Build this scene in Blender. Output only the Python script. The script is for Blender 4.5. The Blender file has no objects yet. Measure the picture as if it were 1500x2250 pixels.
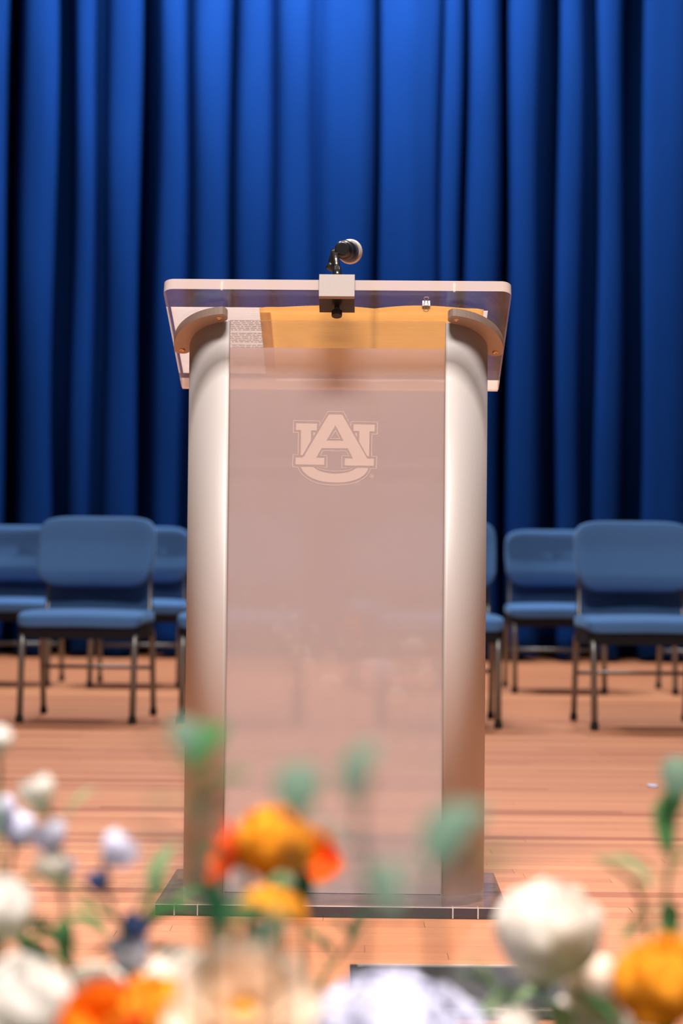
import bpy, bmesh, math, random
from math import sin, cos, pi, radians as rad, tan, sqrt
from mathutils import Vector, Matrix

random.seed(7)
scene = bpy.context.scene
col = scene.collection

# ------------------------------------------------------------------ camera
F_PX = 4375.0                       # 70 mm on a 36 mm high frame of 2250 px
CAM = Vector((0.0, 0.0, 0.64))
PITCH, ROLL = math.atan(114 / F_PX), rad(0.55)
fwd = Vector((0, cos(PITCH), sin(PITCH)))
up0 = Vector((0, -sin(PITCH), cos(PITCH)))
rgt0 = Vector((1, 0, 0))
rgt = rgt0 * cos(ROLL) + up0 * sin(ROLL)
upv = -rgt0 * sin(ROLL) + up0 * cos(ROLL)
cd = bpy.data.cameras.new('camera')
cd.sensor_fit = 'VERTICAL'
cd.sensor_height = 36.0
cd.lens = 70.0
cd.clip_start = 0.05
cd.clip_end = 100
cd.dof.use_dof = True
cd.dof.focus_distance = 3.70
cd.dof.aperture_fstop = 3.4
cam = bpy.data.objects.new('camera', cd)
col.objects.link(cam)
cam.matrix_world = Matrix(((rgt.x, upv.x, -fwd.x, CAM.x), (rgt.y, upv.y, -fwd.y, CAM.y),
                           (rgt.z, upv.z, -fwd.z, CAM.z), (0, 0, 0, 1)))
scene.camera = cam

def ray(u, v):
    return (fwd * F_PX + rgt * (u - 750) - upv * (v - 1125)).normalized()
def at(u, v, Y):                    # the point at depth Y seen at a pixel
    r = ray(u, v)
    return CAM + r * (Y / r.y)
def on_plane(u, v, p, n):
    r = ray(u, v)
    return CAM + r * ((p - CAM).dot(n) / r.dot(n))

# ------------------------------------------------------------------ world, lights, exposure
w = bpy.data.worlds.new('world')
scene.world = w
w.use_nodes = True
w.node_tree.nodes['Background'].inputs[0].default_value = (1.0, 0.83, 0.76, 1)
w.node_tree.nodes['Background'].inputs[1].default_value = 0.24
vs = scene.view_settings
vs.view_transform = 'Standard'
vs.look = 'None'
vs.exposure = 0.0
vs.gamma = 1.0
vs.use_curve_mapping = False
def area(name, loc, target, sx, sy, power, color=(1, 1, 1), spread=180):
    l = bpy.data.lights.new(name, 'AREA')
    l.shape = 'RECTANGLE'
    l.size, l.size_y, l.energy, l.color = sx, sy, power, color
    l.spread = rad(spread)
    o = bpy.data.objects.new(name, l)
    col.objects.link(o)
    o.location = loc
    o.rotation_euler = (Vector(target) - Vector(loc)).to_track_quat('-Z', 'Y').to_euler()
    return o
for sx_ in (-1.9, 0.0, 1.9):
    area('stage_light_batten', (sx_, 8.2, 6.2), (sx_ * 0.7, 6.2, 0), 0.5, 0.4, 36, (1, 0.90, 0.84))
for sx_ in (-1.5, 1.5):
    area('back_light_batten', (sx_, 12.0, 6.3), (sx_ * 0.9, 8.8, 0), 0.45, 0.35, 195, (1, 0.92, 0.87))
area('curtain_light_batten', (-0.25, 11.8, 5.9), (-0.25, 13.3, 3.0), 0.9, 0.3, 270, (0.92, 0.95, 1.0))
area('house_light_bridge', (0, 0.3, 6.1), (0, 2.5, 0.3), 2.6, 0.7, 320, (1, 0.89, 0.84), 98)

# ------------------------------------------------------------------ materials
MATS = {}
def nodes(name):
    m = bpy.data.materials.new(name)
    m.use_nodes = True
    nt = m.node_tree
    nt.nodes.clear()
    out = nt.nodes.new('ShaderNodeOutputMaterial')
    MATS[name] = m
    return m, nt, out
def N(nt, t, **kw):
    n = nt.nodes.new(t)
    for k, v in kw.items():
        if k in n.inputs.keys():
            n.inputs[k].default_value = v
        else:
            setattr(n, k, v)
    return n
def c4(c):
    return (c[0], c[1], c[2], 1)

def plain(name, color, rough=0.5, metal=0.0, spec=0.5, var=0.06, scale=40.0, sheen=0.0, bump=0.0, stretch=None):
    m, nt, out = nodes(name)
    b = N(nt, 'ShaderNodeBsdfPrincipled')
    b.inputs['Roughness'].default_value = rough
    b.inputs['Metallic'].default_value = metal
    b.inputs['Specular IOR Level'].default_value = spec
    if sheen:
        b.inputs['Sheen Weight'].default_value = sheen
        b.inputs['Sheen Roughness'].default_value = 0.4
        b.inputs['Sheen Tint'].default_value = c4([min(1, x * 3 + 0.1) for x in color])
    tc = N(nt, 'ShaderNodeTexCoord')
    mp = N(nt, 'ShaderNodeMapping')
    if stretch:
        mp.inputs['Scale'].default_value = stretch
    nz = N(nt, 'ShaderNodeTexNoise', Scale=scale, Detail=3.0)
    nt.links.new(tc.outputs['Object'], mp.inputs[0])
    nt.links.new(mp.outputs[0], nz.inputs['Vector'])
    mx = N(nt, 'ShaderNodeMix', data_type='RGBA')
    mx.inputs[6].default_value = c4([x * (1 - var) for x in color])
    mx.inputs[7].default_value = c4([min(1, x * (1 + var)) for x in color])
    nt.links.new(nz.outputs['Fac'], mx.inputs[0])
    nt.links.new(mx.outputs[2], b.inputs['Base Color'])
    if bump:
        bp = N(nt, 'ShaderNodeBump', Strength=bump, Distance=0.002)
        nt.links.new(nz.outputs['Fac'], bp.inputs['Height'])
        nt.links.new(bp.outputs[0], b.inputs['Normal'])
    nt.links.new(b.outputs[0], out.inputs[0])
    return m

def petal_mat(name, c0, c1, trans=0.4, along='Z', rng=(0.0, 0.05)):
    # petal colour from base (c0) to rim (c1), light shining through
    m, nt, out = nodes(name)
    tc = N(nt, 'ShaderNodeTexCoord')
    sp = N(nt, 'ShaderNodeSeparateXYZ')
    nt.links.new(tc.outputs['UV'], sp.inputs[0])
    nz = N(nt, 'ShaderNodeTexNoise', Scale=6.0, Detail=2.0)
    nt.links.new(tc.outputs['UV'], nz.inputs['Vector'])
    ad = N(nt, 'ShaderNodeMath', operation='MULTIPLY_ADD')
    ad.inputs[1].default_value = 0.5
    nt.links.new(nz.outputs['Fac'], ad.inputs[0])
    nt.links.new(sp.outputs['Y'], ad.inputs[2])
    sb = N(nt, 'ShaderNodeMath', operation='SUBTRACT', use_clamp=True)
    sb.inputs[1].default_value = 0.25
    nt.links.new(ad.outputs[0], sb.inputs[0])
    mx = N(nt, 'ShaderNodeMix', data_type='RGBA')
    mx.inputs[6].default_value = c4(c0)
    mx.inputs[7].default_value = c4(c1)
    nt.links.new(sb.outputs[0], mx.inputs[0])
    oi = N(nt, 'ShaderNodeObjectInfo')
    hs = N(nt, 'ShaderNodeHueSaturation')
    mr = N(nt, 'ShaderNodeMapRange')
    mr.inputs['To Min'].default_value = 0.85
    mr.inputs['To Max'].default_value = 1.1
    nt.links.new(oi.outputs['Random'], mr.inputs['Value'])
    nt.links.new(mr.outputs[0], hs.inputs['Value'])
    nt.links.new(mx.outputs[2], hs.inputs['Color'])
    d = N(nt, 'ShaderNodeBsdfDiffuse')
    t = N(nt, 'ShaderNodeBsdfTranslucent')
    ms = N(nt, 'ShaderNodeMixShader')
    ms.inputs[0].default_value = trans
    for n in (d, t):
        nt.links.new(hs.outputs[0], n.inputs['Color'])
    nt.links.new(d.outputs[0], ms.inputs[1])
    nt.links.new(t.outputs[0], ms.inputs[2])
    nt.links.new(ms.outputs[0], out.inputs[0])
    return m

def clear_mat(name, tint=(0.93, 0.94, 0.95), haze=0.0, hazecol=(0.8, 0.75, 0.72), rough=0.03, ior=1.49, scratch=False, glow=0.0):
    # clear acrylic: straight transmission, Fresnel gloss and a little surface haze
    m, nt, out = nodes(name)
    tr = N(nt, 'ShaderNodeBsdfTransparent')
    tr.inputs[0].default_value = c4(tint)
    df = N(nt, 'ShaderNodeBsdfDiffuse')
    df.inputs[0].default_value = c4(hazecol)
    if glow:                                   # pale translucent edges, standing in for light piped through clear acrylic
        tl = N(nt, 'ShaderNodeBsdfTranslucent')
        tl.inputs[0].default_value = c4(hazecol)
        m0 = N(nt, 'ShaderNodeMixShader')
        m0.inputs[0].default_value = glow
        nt.links.new(df.outputs[0], m0.inputs[1])
        nt.links.new(tl.outputs[0], m0.inputs[2])
        df = m0
    m1 = N(nt, 'ShaderNodeMixShader')
    m1.inputs[0].default_value = haze
    if scratch:
        tc = N(nt, 'ShaderNodeTexCoord')
        mp = N(nt, 'ShaderNodeMapping')
        mp.inputs['Scale'].default_value = (6, 90, 90)
        nz = N(nt, 'ShaderNodeTexNoise', Scale=3.0, Detail=6.0)
        nt.links.new(tc.outputs['Object'], mp.inputs[0])
        nt.links.new(mp.outputs[0], nz.inputs['Vector'])
        mr = N(nt, 'ShaderNodeMapRange')
        mr.inputs['From Min'].default_value = 0.35
        mr.inputs['From Max'].default_value = 0.8
        mr.inputs['To Min'].default_value = haze * 0.5
        mr.inputs['To Max'].default_value = haze * 2.6
        nt.links.new(nz.outputs['Fac'], mr.inputs['Value'])
        nt.links.new(mr.outputs[0], m1.inputs[0])
    gl = N(nt, 'ShaderNodeBsdfGlossy')
    gl.inputs['Roughness'].default_value = rough
    fr = N(nt, 'ShaderNodeFresnel')
    ge = N(nt, 'ShaderNodeNewGeometry')
    io = N(nt, 'ShaderNodeMapRange')          # the sheet's far side reflects like its near side
    io.inputs['To Min'].default_value = ior
    io.inputs['To Max'].default_value = 1 / ior
    nt.links.new(ge.outputs['Backfacing'], io.inputs['Value'])
    nt.links.new(io.outputs[0], fr.inputs['IOR'])
    m2 = N(nt, 'ShaderNodeMixShader')
    nt.links.new(tr.outputs[0], m1.inputs[1])
    nt.links.new(df.outputs[0], m1.inputs[2])
    nt.links.new(fr.outputs[0], m2.inputs[0])
    nt.links.new(m1.outputs[0], m2.inputs[1])
    nt.links.new(gl.outputs[0], m2.inputs[2])
    nt.links.new(m2.outputs[0], out.inputs[0])
    return m

def frost_mat(name, color, diff, transl, rough=0.3):
    # frosted film: part scattered back, part scattered through, part blurred view
    m, nt, out = nodes(name)
    d = N(nt, 'ShaderNodeBsdfDiffuse')
    d.inputs[0].default_value = c4(color)
    t = N(nt, 'ShaderNodeBsdfTranslucent')
    t.inputs[0].default_value = c4(color)
    r = N(nt, 'ShaderNodeBsdfRefraction', IOR=1.12)
    r.inputs[0].default_value = (0.95, 0.9, 0.88, 1)
    r.inputs['Roughness'].default_value = rough
    m1 = N(nt, 'ShaderNodeMixShader')
    m1.inputs[0].default_value = transl / (diff + transl)
    m2 = N(nt, 'ShaderNodeMixShader')
    m2.inputs[0].default_value = 1 - diff - transl
    nt.links.new(d.outputs[0], m1.inputs[1])
    nt.links.new(t.outputs[0], m1.inputs[2])
    nt.links.new(m1.outputs[0], m2.inputs[1])
    nt.links.new(r.outputs[0], m2.inputs[2])
    nt.links.new(m2.outputs[0], out.inputs[0])
    return m

def paper_mat(name, color, trans=0.4, var=0.04, lines=False):
    m, nt, out = nodes(name)
    tc = N(nt, 'ShaderNodeTexCoord')
    nz = N(nt, 'ShaderNodeTexNoise', Scale=25.0, Detail=3.0)
    nt.links.new(tc.outputs['Object'], nz.inputs['Vector'])
    mx = N(nt, 'ShaderNodeMix', data_type='RGBA')
    mx.inputs[6].default_value = c4([x * (1 - var) for x in color])
    mx.inputs[7].default_value = c4([min(1, x * (1 + var)) for x in color])
    nt.links.new(nz.outputs['Fac'], mx.inputs[0])
    d = N(nt, 'ShaderNodeBsdfDiffuse')
    t = N(nt, 'ShaderNodeBsdfTranslucent')
    ms = N(nt, 'ShaderNodeMixShader')
    ms.inputs[0].default_value = trans
    for n in (d, t):
        nt.links.new(mx.outputs[2], n.inputs['Color'])
    nt.links.new(d.outputs[0], ms.inputs[1])
    nt.links.new(t.outputs[0], ms.inputs[2])
    nt.links.new(ms.outputs[0], out.inputs[0])
    return m

def wood_mat(name, attr_type):
    m, nt, out = nodes(name)
    at_ = N(nt, 'ShaderNodeAttribute', attribute_type=attr_type, attribute_name='tone')
    ge = N(nt, 'ShaderNodeNewGeometry')
    mp = N(nt, 'ShaderNodeMapping')
    mp.inputs['Scale'].default_value = (5, 150, 60)
    nt.links.new(ge.outputs['Position'], mp.inputs[0])
    nz = N(nt, 'ShaderNodeTexNoise', Scale=1.0, Detail=5.0, Roughness=0.65)
    nt.links.new(mp.outputs[0], nz.inputs['Vector'])
    r1 = N(nt, 'ShaderNodeValToRGB')
    cr = r1.color_ramp
    cr.elements[0].color = (0.365, 0.126, 0.060, 1)
    cr.elements[1].color = (0.59, 0.275, 0.138, 1)
    e = cr.elements.new(0.45); e.color = (0.52, 0.218, 0.11, 1)
    e = cr.elements.new(0.12); e.color = (0.445, 0.172, 0.088, 1)
    nt.links.new(at_.outputs['Fac'], r1.inputs[0])
    r2 = N(nt, 'ShaderNodeMapRange')
    r2.inputs['From Min'].default_value = 0.25
    r2.inputs['From Max'].default_value = 0.75
    r2.inputs['To Min'].default_value = 0.8
    r2.inputs['To Max'].default_value = 1.14
    nt.links.new(nz.outputs['Fac'], r2.inputs['Value'])
    hs = N(nt, 'ShaderNodeHueSaturation')
    nt.links.new(r1.outputs[0], hs.inputs['Color'])
    nt.links.new(r2.outputs[0], hs.inputs['Value'])
    b = N(nt, 'ShaderNodeBsdfPrincipled')
    b.inputs['Roughness'].default_value = 0.55
    b.inputs['Specular IOR Level'].default_value = 0.18
    nt.links.new(hs.outputs[0], b.inputs['Base Color'])
    bp = N(nt, 'ShaderNodeBump', Strength=0.12, Distance=0.001)
    nt.links.new(nz.outputs['Fac'], bp.inputs['Height'])
    nt.links.new(bp.outputs[0], b.inputs['Normal'])
    nt.links.new(b.outputs[0], out.inputs[0])
    return m

wood_mat('wood_plank', 'OBJECT')
wood_mat('wood_field', 'GEOMETRY')
plain('subfloor', (0.10, 0.05, 0.03), 0.8)
plain('black_paint', (0.012, 0.011, 0.012), 0.8, spec=0.2)
plain('carpet', (0.16, 0.07, 0.07), 0.95, spec=0.1, scale=300)
plain('fascia_wood', (0.30, 0.14, 0.08), 0.5, stretch=(1, 1, 30))
plain('velvet', (0.0048, 0.030, 0.152), 0.95, spec=0.0, var=0.16, scale=3.5, stretch=(1, 1, 0.35))
plain('chair_fabric', (0.065, 0.165, 0.38), 0.9, spec=0.12, sheen=0.25, var=0.12, scale=260, bump=0.15)
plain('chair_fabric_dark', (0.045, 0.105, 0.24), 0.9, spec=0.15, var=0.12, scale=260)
plain('chair_pan', (0.012, 0.012, 0.016), 0.85, spec=0.15)
plain('chair_metal', (0.22, 0.225, 0.22), 0.38, metal=0.75, scale=400)
plain('rubber', (0.012, 0.012, 0.012), 0.7, spec=0.3)
plain('aluminium', (0.435, 0.405, 0.387), 0.55, metal=0.2, var=0.03, scale=60, stretch=(60, 60, 1))
plain('bracket_metal', (0.42, 0.36, 0.31), 0.45, metal=0.6, scale=300, var=0.1)
plain('clamp_metal', (0.29, 0.255, 0.235), 0.6, metal=0.0, spec=0.3, scale=200, var=0.05)
plain('brass', (0.80, 0.55, 0.30), 0.3, metal=0.9)
plain('black_metal', (0.012, 0.012, 0.013), 0.25, metal=0.0, spec=0.6)
plain('chrome_dark', (0.055, 0.053, 0.052), 0.25, metal=0.7)
plain('mic_black', (0.01, 0.01, 0.011), 0.33, spec=0.6)
plain('mic_grille', (0.72, 0.66, 0.63), 0.5, metal=0.35, scale=900, var=0.25, bump=0.4)
plain('print_ink', (0.25, 0.22, 0.24), 0.9)
plain('pocket_black', (0.018, 0.020, 0.024), 0.5, spec=0.4)
plain('pocket_trim', (0.50, 0.45, 0.42), 0.5, metal=0.4)
plain('planter', (0.50, 0.46, 0.43), 0.6)
plain('moss', (0.07, 0.11, 0.04), 0.95, spec=0.1, var=0.4, scale=60, bump=0.6)
plain('stem_green', (0.07, 0.20, 0.07), 0.6)
plain('stem_blue', (0.10, 0.20, 0.16), 0.6)
clear_mat('acrylic', haze=0.035, hazecol=(0.72, 0.74, 0.76), scratch=True)
clear_mat('acrylic_panel', tint=(0.97, 0.96, 0.95), haze=0.02)
clear_mat('acrylic_base', tint=(0.92, 0.92, 0.93), haze=0.10, hazecol=(0.65, 0.55, 0.5), scratch=True)
clear_mat('acrylic_edge', tint=(0.9, 0.85, 0.82), haze=0.55, hazecol=(0.98, 0.82, 0.74), glow=0.4)  # pinkish white colour stands in for light piped to the clear edges
clear_mat('acrylic_edge_mirror', tint=(0.15, 0.20, 0.30), haze=0.03, hazecol=(0.3, 0.35, 0.42))  # navy tint imitates the dark curtain mirrored in the front edge
clear_mat('acrylic_lit', tint=(0.95, 0.93, 0.92), haze=0.97, hazecol=(1.0, 0.96, 0.93), glow=0.6)  # near-white colour imitates acrylic lit up from overhead
frost_mat('frost', (0.91, 0.80, 0.81), 0.33, 0.40, 0.20)
frost_mat('film_back', (0.9, 0.8, 0.8), 0.001, 0.001, 0.0)
clear_mat('etching', tint=(0.9, 0.9, 0.9), haze=0.50, hazecol=(0.93, 0.79, 0.74), rough=0.3)
paper_mat('paper', (0.95, 0.89, 0.87), 0.76)
paper_mat('manila', (0.97, 0.69, 0.34), 0.74)
petal_mat('cream_petal', (0.90, 0.82, 0.62), (0.97, 0.93, 0.86), 0.28)
petal_mat('white_petal', (0.84, 0.86, 0.72), (0.96, 0.94, 0.90), 0.28)
petal_mat('orange_petal', (0.98, 0.30, 0.01), (1.0, 0.46, 0.04), 0.28)
petal_mat('red_petal', (0.80, 0.13, 0.02), (0.90, 0.13, 0.03), 0.4)
petal_mat('peach_petal', (0.97, 0.72, 0.48), (1.0, 0.87, 0.75), 0.28)
petal_mat('lavender_petal', (0.68, 0.71, 0.92), (0.84, 0.86, 0.98), 0.3)
petal_mat('blue_petal', (0.05, 0.10, 0.28), (0.10, 0.16, 0.36), 0.3)
petal_mat('yellow_core', (0.80, 0.42, 0.03), (0.86, 0.50, 0.05), 0.2)
petal_mat('leaf_green', (0.05, 0.17, 0.06), (0.10, 0.26, 0.10), 0.35)
petal_mat('leaf_dark', (0.012, 0.06, 0.03), (0.025, 0.10, 0.045), 0.3)
petal_mat('leaf_pale', (0.24, 0.36, 0.17), (0.36, 0.48, 0.28), 0.4)
petal_mat('leaf_grey', (0.14, 0.26, 0.19), (0.22, 0.34, 0.26), 0.35)

# ------------------------------------------------------------------ helpers
def link(name, me, mat=None, parent=None, smooth=False):
    if smooth:
        for p in me.polygons:
            p.use_smooth = True
    if mat is not None and not me.materials:
        me.materials.append(MATS[mat] if isinstance(mat, str) else mat)
    o = bpy.data.objects.new(name, me)
    col.objects.link(o)
    if parent is not None:
        o.parent = parent
    return o
def mesh(name, V, Fc):
    me = bpy.data.meshes.new(name)
    me.from_pydata([tuple(v) for v in V], [], Fc)
    me.update()
    return me
def fix(me):
    bm = bmesh.new(); bm.from_mesh(me)
    bmesh.ops.recalc_face_normals(bm, faces=bm.faces)
    bm.to_mesh(me); bm.free()
    return me
def tag(o, label, cat, group=None, kind=None):
    o['label'] = label
    o['category'] = cat
    if group: o['group'] = group
    if kind: o['kind'] = kind
    return o
def empty(name, loc, rz=0.0):
    o = bpy.data.objects.new(name, None)
    o.empty_display_size = 0.05
    col.objects.link(o)
    o.location = loc
    o.rotation_euler = (0, 0, rz)
    return o
def box(x0, x1, y0, y1, z0, z1, bev=0.0):
    V = [(x, y, z) for z in (z0, z1) for y in (y0, y1) for x in (x0, x1)]
    me = mesh('box', V, [(0, 2, 3, 1), (4, 5, 7, 6), (0, 1, 5, 4), (2, 6, 7, 3), (0, 4, 6, 2), (1, 3, 7, 5)])
    if bev:
        bm = bmesh.new(); bm.from_mesh(me)
        bmesh.ops.bevel(bm, geom=bm.edges[:], offset=bev, segments=2, affect='EDGES', profile=0.5)
        bm.to_mesh(me); bm.free()
    return me
def prism(poly, z0, z1, T=None):
    """poly: 2-D outline; z0/z1 numbers or functions of (x, y); T maps (x,y,z)."""
    f0 = z0 if callable(z0) else (lambda x, y: z0)
    f1 = z1 if callable(z1) else (lambda x, y: z1)
    n = len(poly)
    V = [(x, y, f0(x, y)) for x, y in poly] + [(x, y, f1(x, y)) for x, y in poly]
    if T: V = [T(*v) for v in V]
    Fc = [tuple(range(n))[::-1], tuple(range(n, 2 * n))] + [(i, (i + 1) % n, n + (i + 1) % n, n + i) for i in range(n)]
    return fix(mesh('prism', V, Fc))
def tube(path, rad_, seg=10, cap=True):
    path = [Vector(p) for p in path]
    n = len(path)
    rs = rad_ if isinstance(rad_, (list, tuple)) else [rad_] * n
    t = [(path[min(i + 1, n - 1)] - path[max(i - 1, 0)]).normalized() for i in range(n)]
    a = Vector((1, 0, 0)) if abs(t[0].x) < 0.9 else Vector((0, 1, 0))
    u = (a - t[0] * a.dot(t[0])).normalized()
    V = []
    for i in range(n):
        u = (u - t[i] * u.dot(t[i])).normalized()
        b = t[i].cross(u)
        for k in range(seg):
            an = 2 * pi * k / seg
            V.append(path[i] + (u * cos(an) + b * sin(an)) * rs[i])
    Fc = [(i * seg + k, i * seg + (k + 1) % seg, (i + 1) * seg + (k + 1) % seg, (i + 1) * seg + k)
          for i in range(n - 1) for k in range(seg)]
    if cap:
        Fc += [tuple(range(seg))[::-1], tuple(range((n - 1) * seg, n * seg))]
    return fix(mesh('tube', V, Fc))
def lathe(prof, o, axis, seg=24):
    """prof: (distance along axis, radius)"""
    o = Vector(o); ax = Vector(axis).normalized()
    return tube([o + ax * (d + 1e-6 * i) for i, (d, r) in enumerate(prof)], [max(r, 1e-4) for d, r in prof], seg)
def lathe2(prof, o, axis, seg=24):
    o = Vector(o); ax = Vector(axis).normalized()
    a = Vector((0, 0, 1)) if abs(ax.z) < 0.9 else Vector((1, 0, 0))
    u = (a - ax * a.dot(ax)).normalized(); b = ax.cross(u)
    V, n = [], len(prof)
    for d, r in prof:
        r = max(r, 1e-4)
        for k in range(seg):
            an = 2 * pi * k / seg
            V.append(o + ax * d + (u * cos(an) + b * sin(an)) * r)
    Fc = [(i * seg + k, i * seg + (k + 1) % seg, (i + 1) * seg + (k + 1) % seg, (i + 1) * seg + k)
          for i in range(n - 1) for k in range(seg)]
    Fc += [tuple(range(seg))[::-1], tuple(range((n - 1) * seg, n * seg))]
    return fix(mesh('lathe', V, Fc))
def spow(a, e):
    return math.copysign(abs(a) ** e, a)
def superell(ax, ay, az, e1, e2, nu=40, nv=22, f=None):
    """rounded cushion; f warps each point"""
    V, Fc = [], []
    for j in range(nv + 1):
        v = -pi / 2 + pi * j / nv
        for i in range(nu):
            u = 2 * pi * i / nu
            p = Vector((ax * spow(cos(v), e1) * spow(cos(u), e2), ay * spow(cos(v), e1) * spow(sin(u), e2), az * spow(sin(v), e1)))
            V.append(f(p) if f else p)
    for j in range(nv):
        for i in range(nu):
            Fc.append((j * nu + i, j * nu + (i + 1) % nu, (j + 1) * nu + (i + 1) % nu, (j + 1) * nu + i))
    me = mesh('cushion', V, Fc)
    bm = bmesh.new(); bm.from_mesh(me)
    bmesh.ops.remove_doubles(bm, verts=bm.verts, dist=1e-5)
    bmesh.ops.recalc_face_normals(bm, faces=bm.faces)
    bm.to_mesh(me); bm.free()
    return me
def rrect(x0, x1, y0, y1, r, n=6):
    P = []
    for cx, cy, a0 in ((x1 - r, y0 + r, -pi / 2), (x1 - r, y1 - r, 0), (x0 + r, y1 - r, pi / 2), (x0 + r, y0 + r, pi)):
        for k in range(n + 1):
            a = a0 + (pi / 2) * k / n
            P.append((cx + r * cos(a), cy + r * sin(a)))
    return P

def copy_tree(o, parent=None):
    c = o.copy(); col.objects.link(c)
    c.parent = parent
    for ch in o.children:
        copy_tree(ch, c)
    return c

# ------------------------------------------------------------------ the setting
def struct(name, me, mat, label=None):
    o = link(name, me, mat)
    o['kind'] = 'structure'
    if label: o['label'] = label
    return o
STAGE_Y0, STAGE_Y1, SX = 1.86, 14.2, 5.2
HALL_Z = -0.95
floor = struct('floor', box(-SX, SX, STAGE_Y0 + 0.02, STAGE_Y1, -0.12, -0.0185), 'subfloor', 'strip wood stage floor of narrow reddish planks')
struct('wall_front', box(-SX, SX, STAGE_Y0, STAGE_Y0 + 0.019, HALL_Z, -0.0005), 'fascia_wood', 'wooden front of the raised stage')
struct('wall_left', box(-SX - 0.1, -SX, STAGE_Y0, STAGE_Y1, HALL_Z, 7.2), 'black_paint', 'black side wall of the stage')
struct('wall_right', box(SX, SX + 0.1, STAGE_Y0, STAGE_Y1, HALL_Z, 7.2), 'black_paint', 'black side wall of the stage')
struct('wall_back', box(-SX, SX, STAGE_Y1, STAGE_Y1 + 0.1, -0.1, 7.2), 'black_paint', 'black wall behind the curtain')
struct('ceiling', box(-SX, SX, STAGE_Y0 + 1.0, STAGE_Y1, 7.2, 7.3), 'black_paint', 'black stage ceiling')
struct('floor_hall', box(-SX - 3, SX + 3, -10, STAGE_Y0 - 0.001, HALL_Z - 0.1, HALL_Z), 'carpet', 'dark red carpet of the hall')

# planks: those near the camera one by one, the rest of the floor joined
PW, GAP = 0.057, 0.0007
unit = bpy.data.meshes.new('plank')
bm = bmesh.new()
bmesh.ops.create_cube(bm, size=1.0)
bm.to_mesh(unit); bm.free()
unit.materials.append(MATS['wood_plank'])
fv, ff, ft = [], [], []
row = 0
y = STAGE_Y0 + 0.02
rng = random.Random(21)
n_near = 0
rowtone = 0.5
while y < 13.9:
    x = -SX + 0.02 - rng.uniform(0, 0.8)
    rowtone = min(1, max(0, 0.5 + rng.gauss(0, 0.16)))
    if rng.random() < 0.10:
        rowtone = rng.uniform(0.0, 0.18)
    while x < SX - 0.02:
        L = rng.uniform(0.6, 1.9)
        x0, x1 = max(x, -SX + 0.02), min(x + L, SX - 0.02)
        x += L
        if x1 - x0 < 0.02:
            continue
        tone = min(1, max(0, rowtone + rng.gauss(0, 0.13)))
        top = -rng.uniform(0, 0.0004)
        hw = 0.40 + 0.12 * y
        if y < 4.45 and x1 > -hw and x0 < hw and y > 2.4:
            o = bpy.data.objects.new('plank', unit)
            col.objects.link(o)
            o.parent = floor
            o.location = ((x0 + x1) / 2, y + PW / 2, top - 0.009)
            o.scale = (x1 - x0 - GAP, PW - GAP, 0.018)
            o['tone'] = tone
            n_near += 1
        else:
            b = len(fv)
            g = GAP / 2
            fv += [(x0 + g, y + g, top), (x1 - g, y + g, top), (x1 - g, y + PW - g, top), (x0 + g, y + PW - g, top)]
            fv += [(a, c, top - 0.018) for a, c, _ in fv[b:b + 4]]
            ff += [(b, b + 1, b + 2, b + 3), (b, b + 4, b + 5, b + 1), (b + 1, b + 5, b + 6, b + 2), (b + 2, b + 6, b + 7, b + 3), (b + 3, b + 7, b + 4, b)]
            ft += [tone] * 8
    y += PW
me = mesh('plank_field', fv, ff)
a = me.attributes.new('tone', 'FLOAT', 'POINT')
a.data.foreach_set('value', ft)
o = link('plank_field', me, 'wood_field', floor)
o['kind'] = 'stuff'

# ------------------------------------------------------------------ blue stage curtain
CY = 13.30
# pixel columns (at image row 300) of each fold edge: (left, right, kind) ; 'b' bulge, 'd' deep fold, 's' shallow fold
folds = [(-60, 12, 'b'), (12, 46, 'd'), (46, 119, 'b'), (119, 166, 'd'), (166, 205, 'b'), (205, 237, 's'), (237, 306, 'b'), (306, 349, 'd'),
         (349, 407, 'b'), (407, 428, 's'), (428, 504, 'b'), (504, 523, 'd'), (523, 594, 'b'), (594, 611, 's'), (611, 688, 'b'), (688, 706, 'w'), (706, 817, 'b'),
         (817, 836, 'd'), (836, 962, 'f'), (962, 974, 's'), (974, 1011, 'b'), (1011, 1029, 'd'), (1029, 1097, 'b'), (1097, 1122, 'd'), (1122, 1187, 'b'),
         (1187, 1231, 'd'), (1231, 1281, 'b'), (1281, 1318, 'd'), (1318, 1370, 'b'), (1370, 1419, 'd'), (1419, 1560, 'f')]
prof = []      # (x, depth, sway weight)
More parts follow.
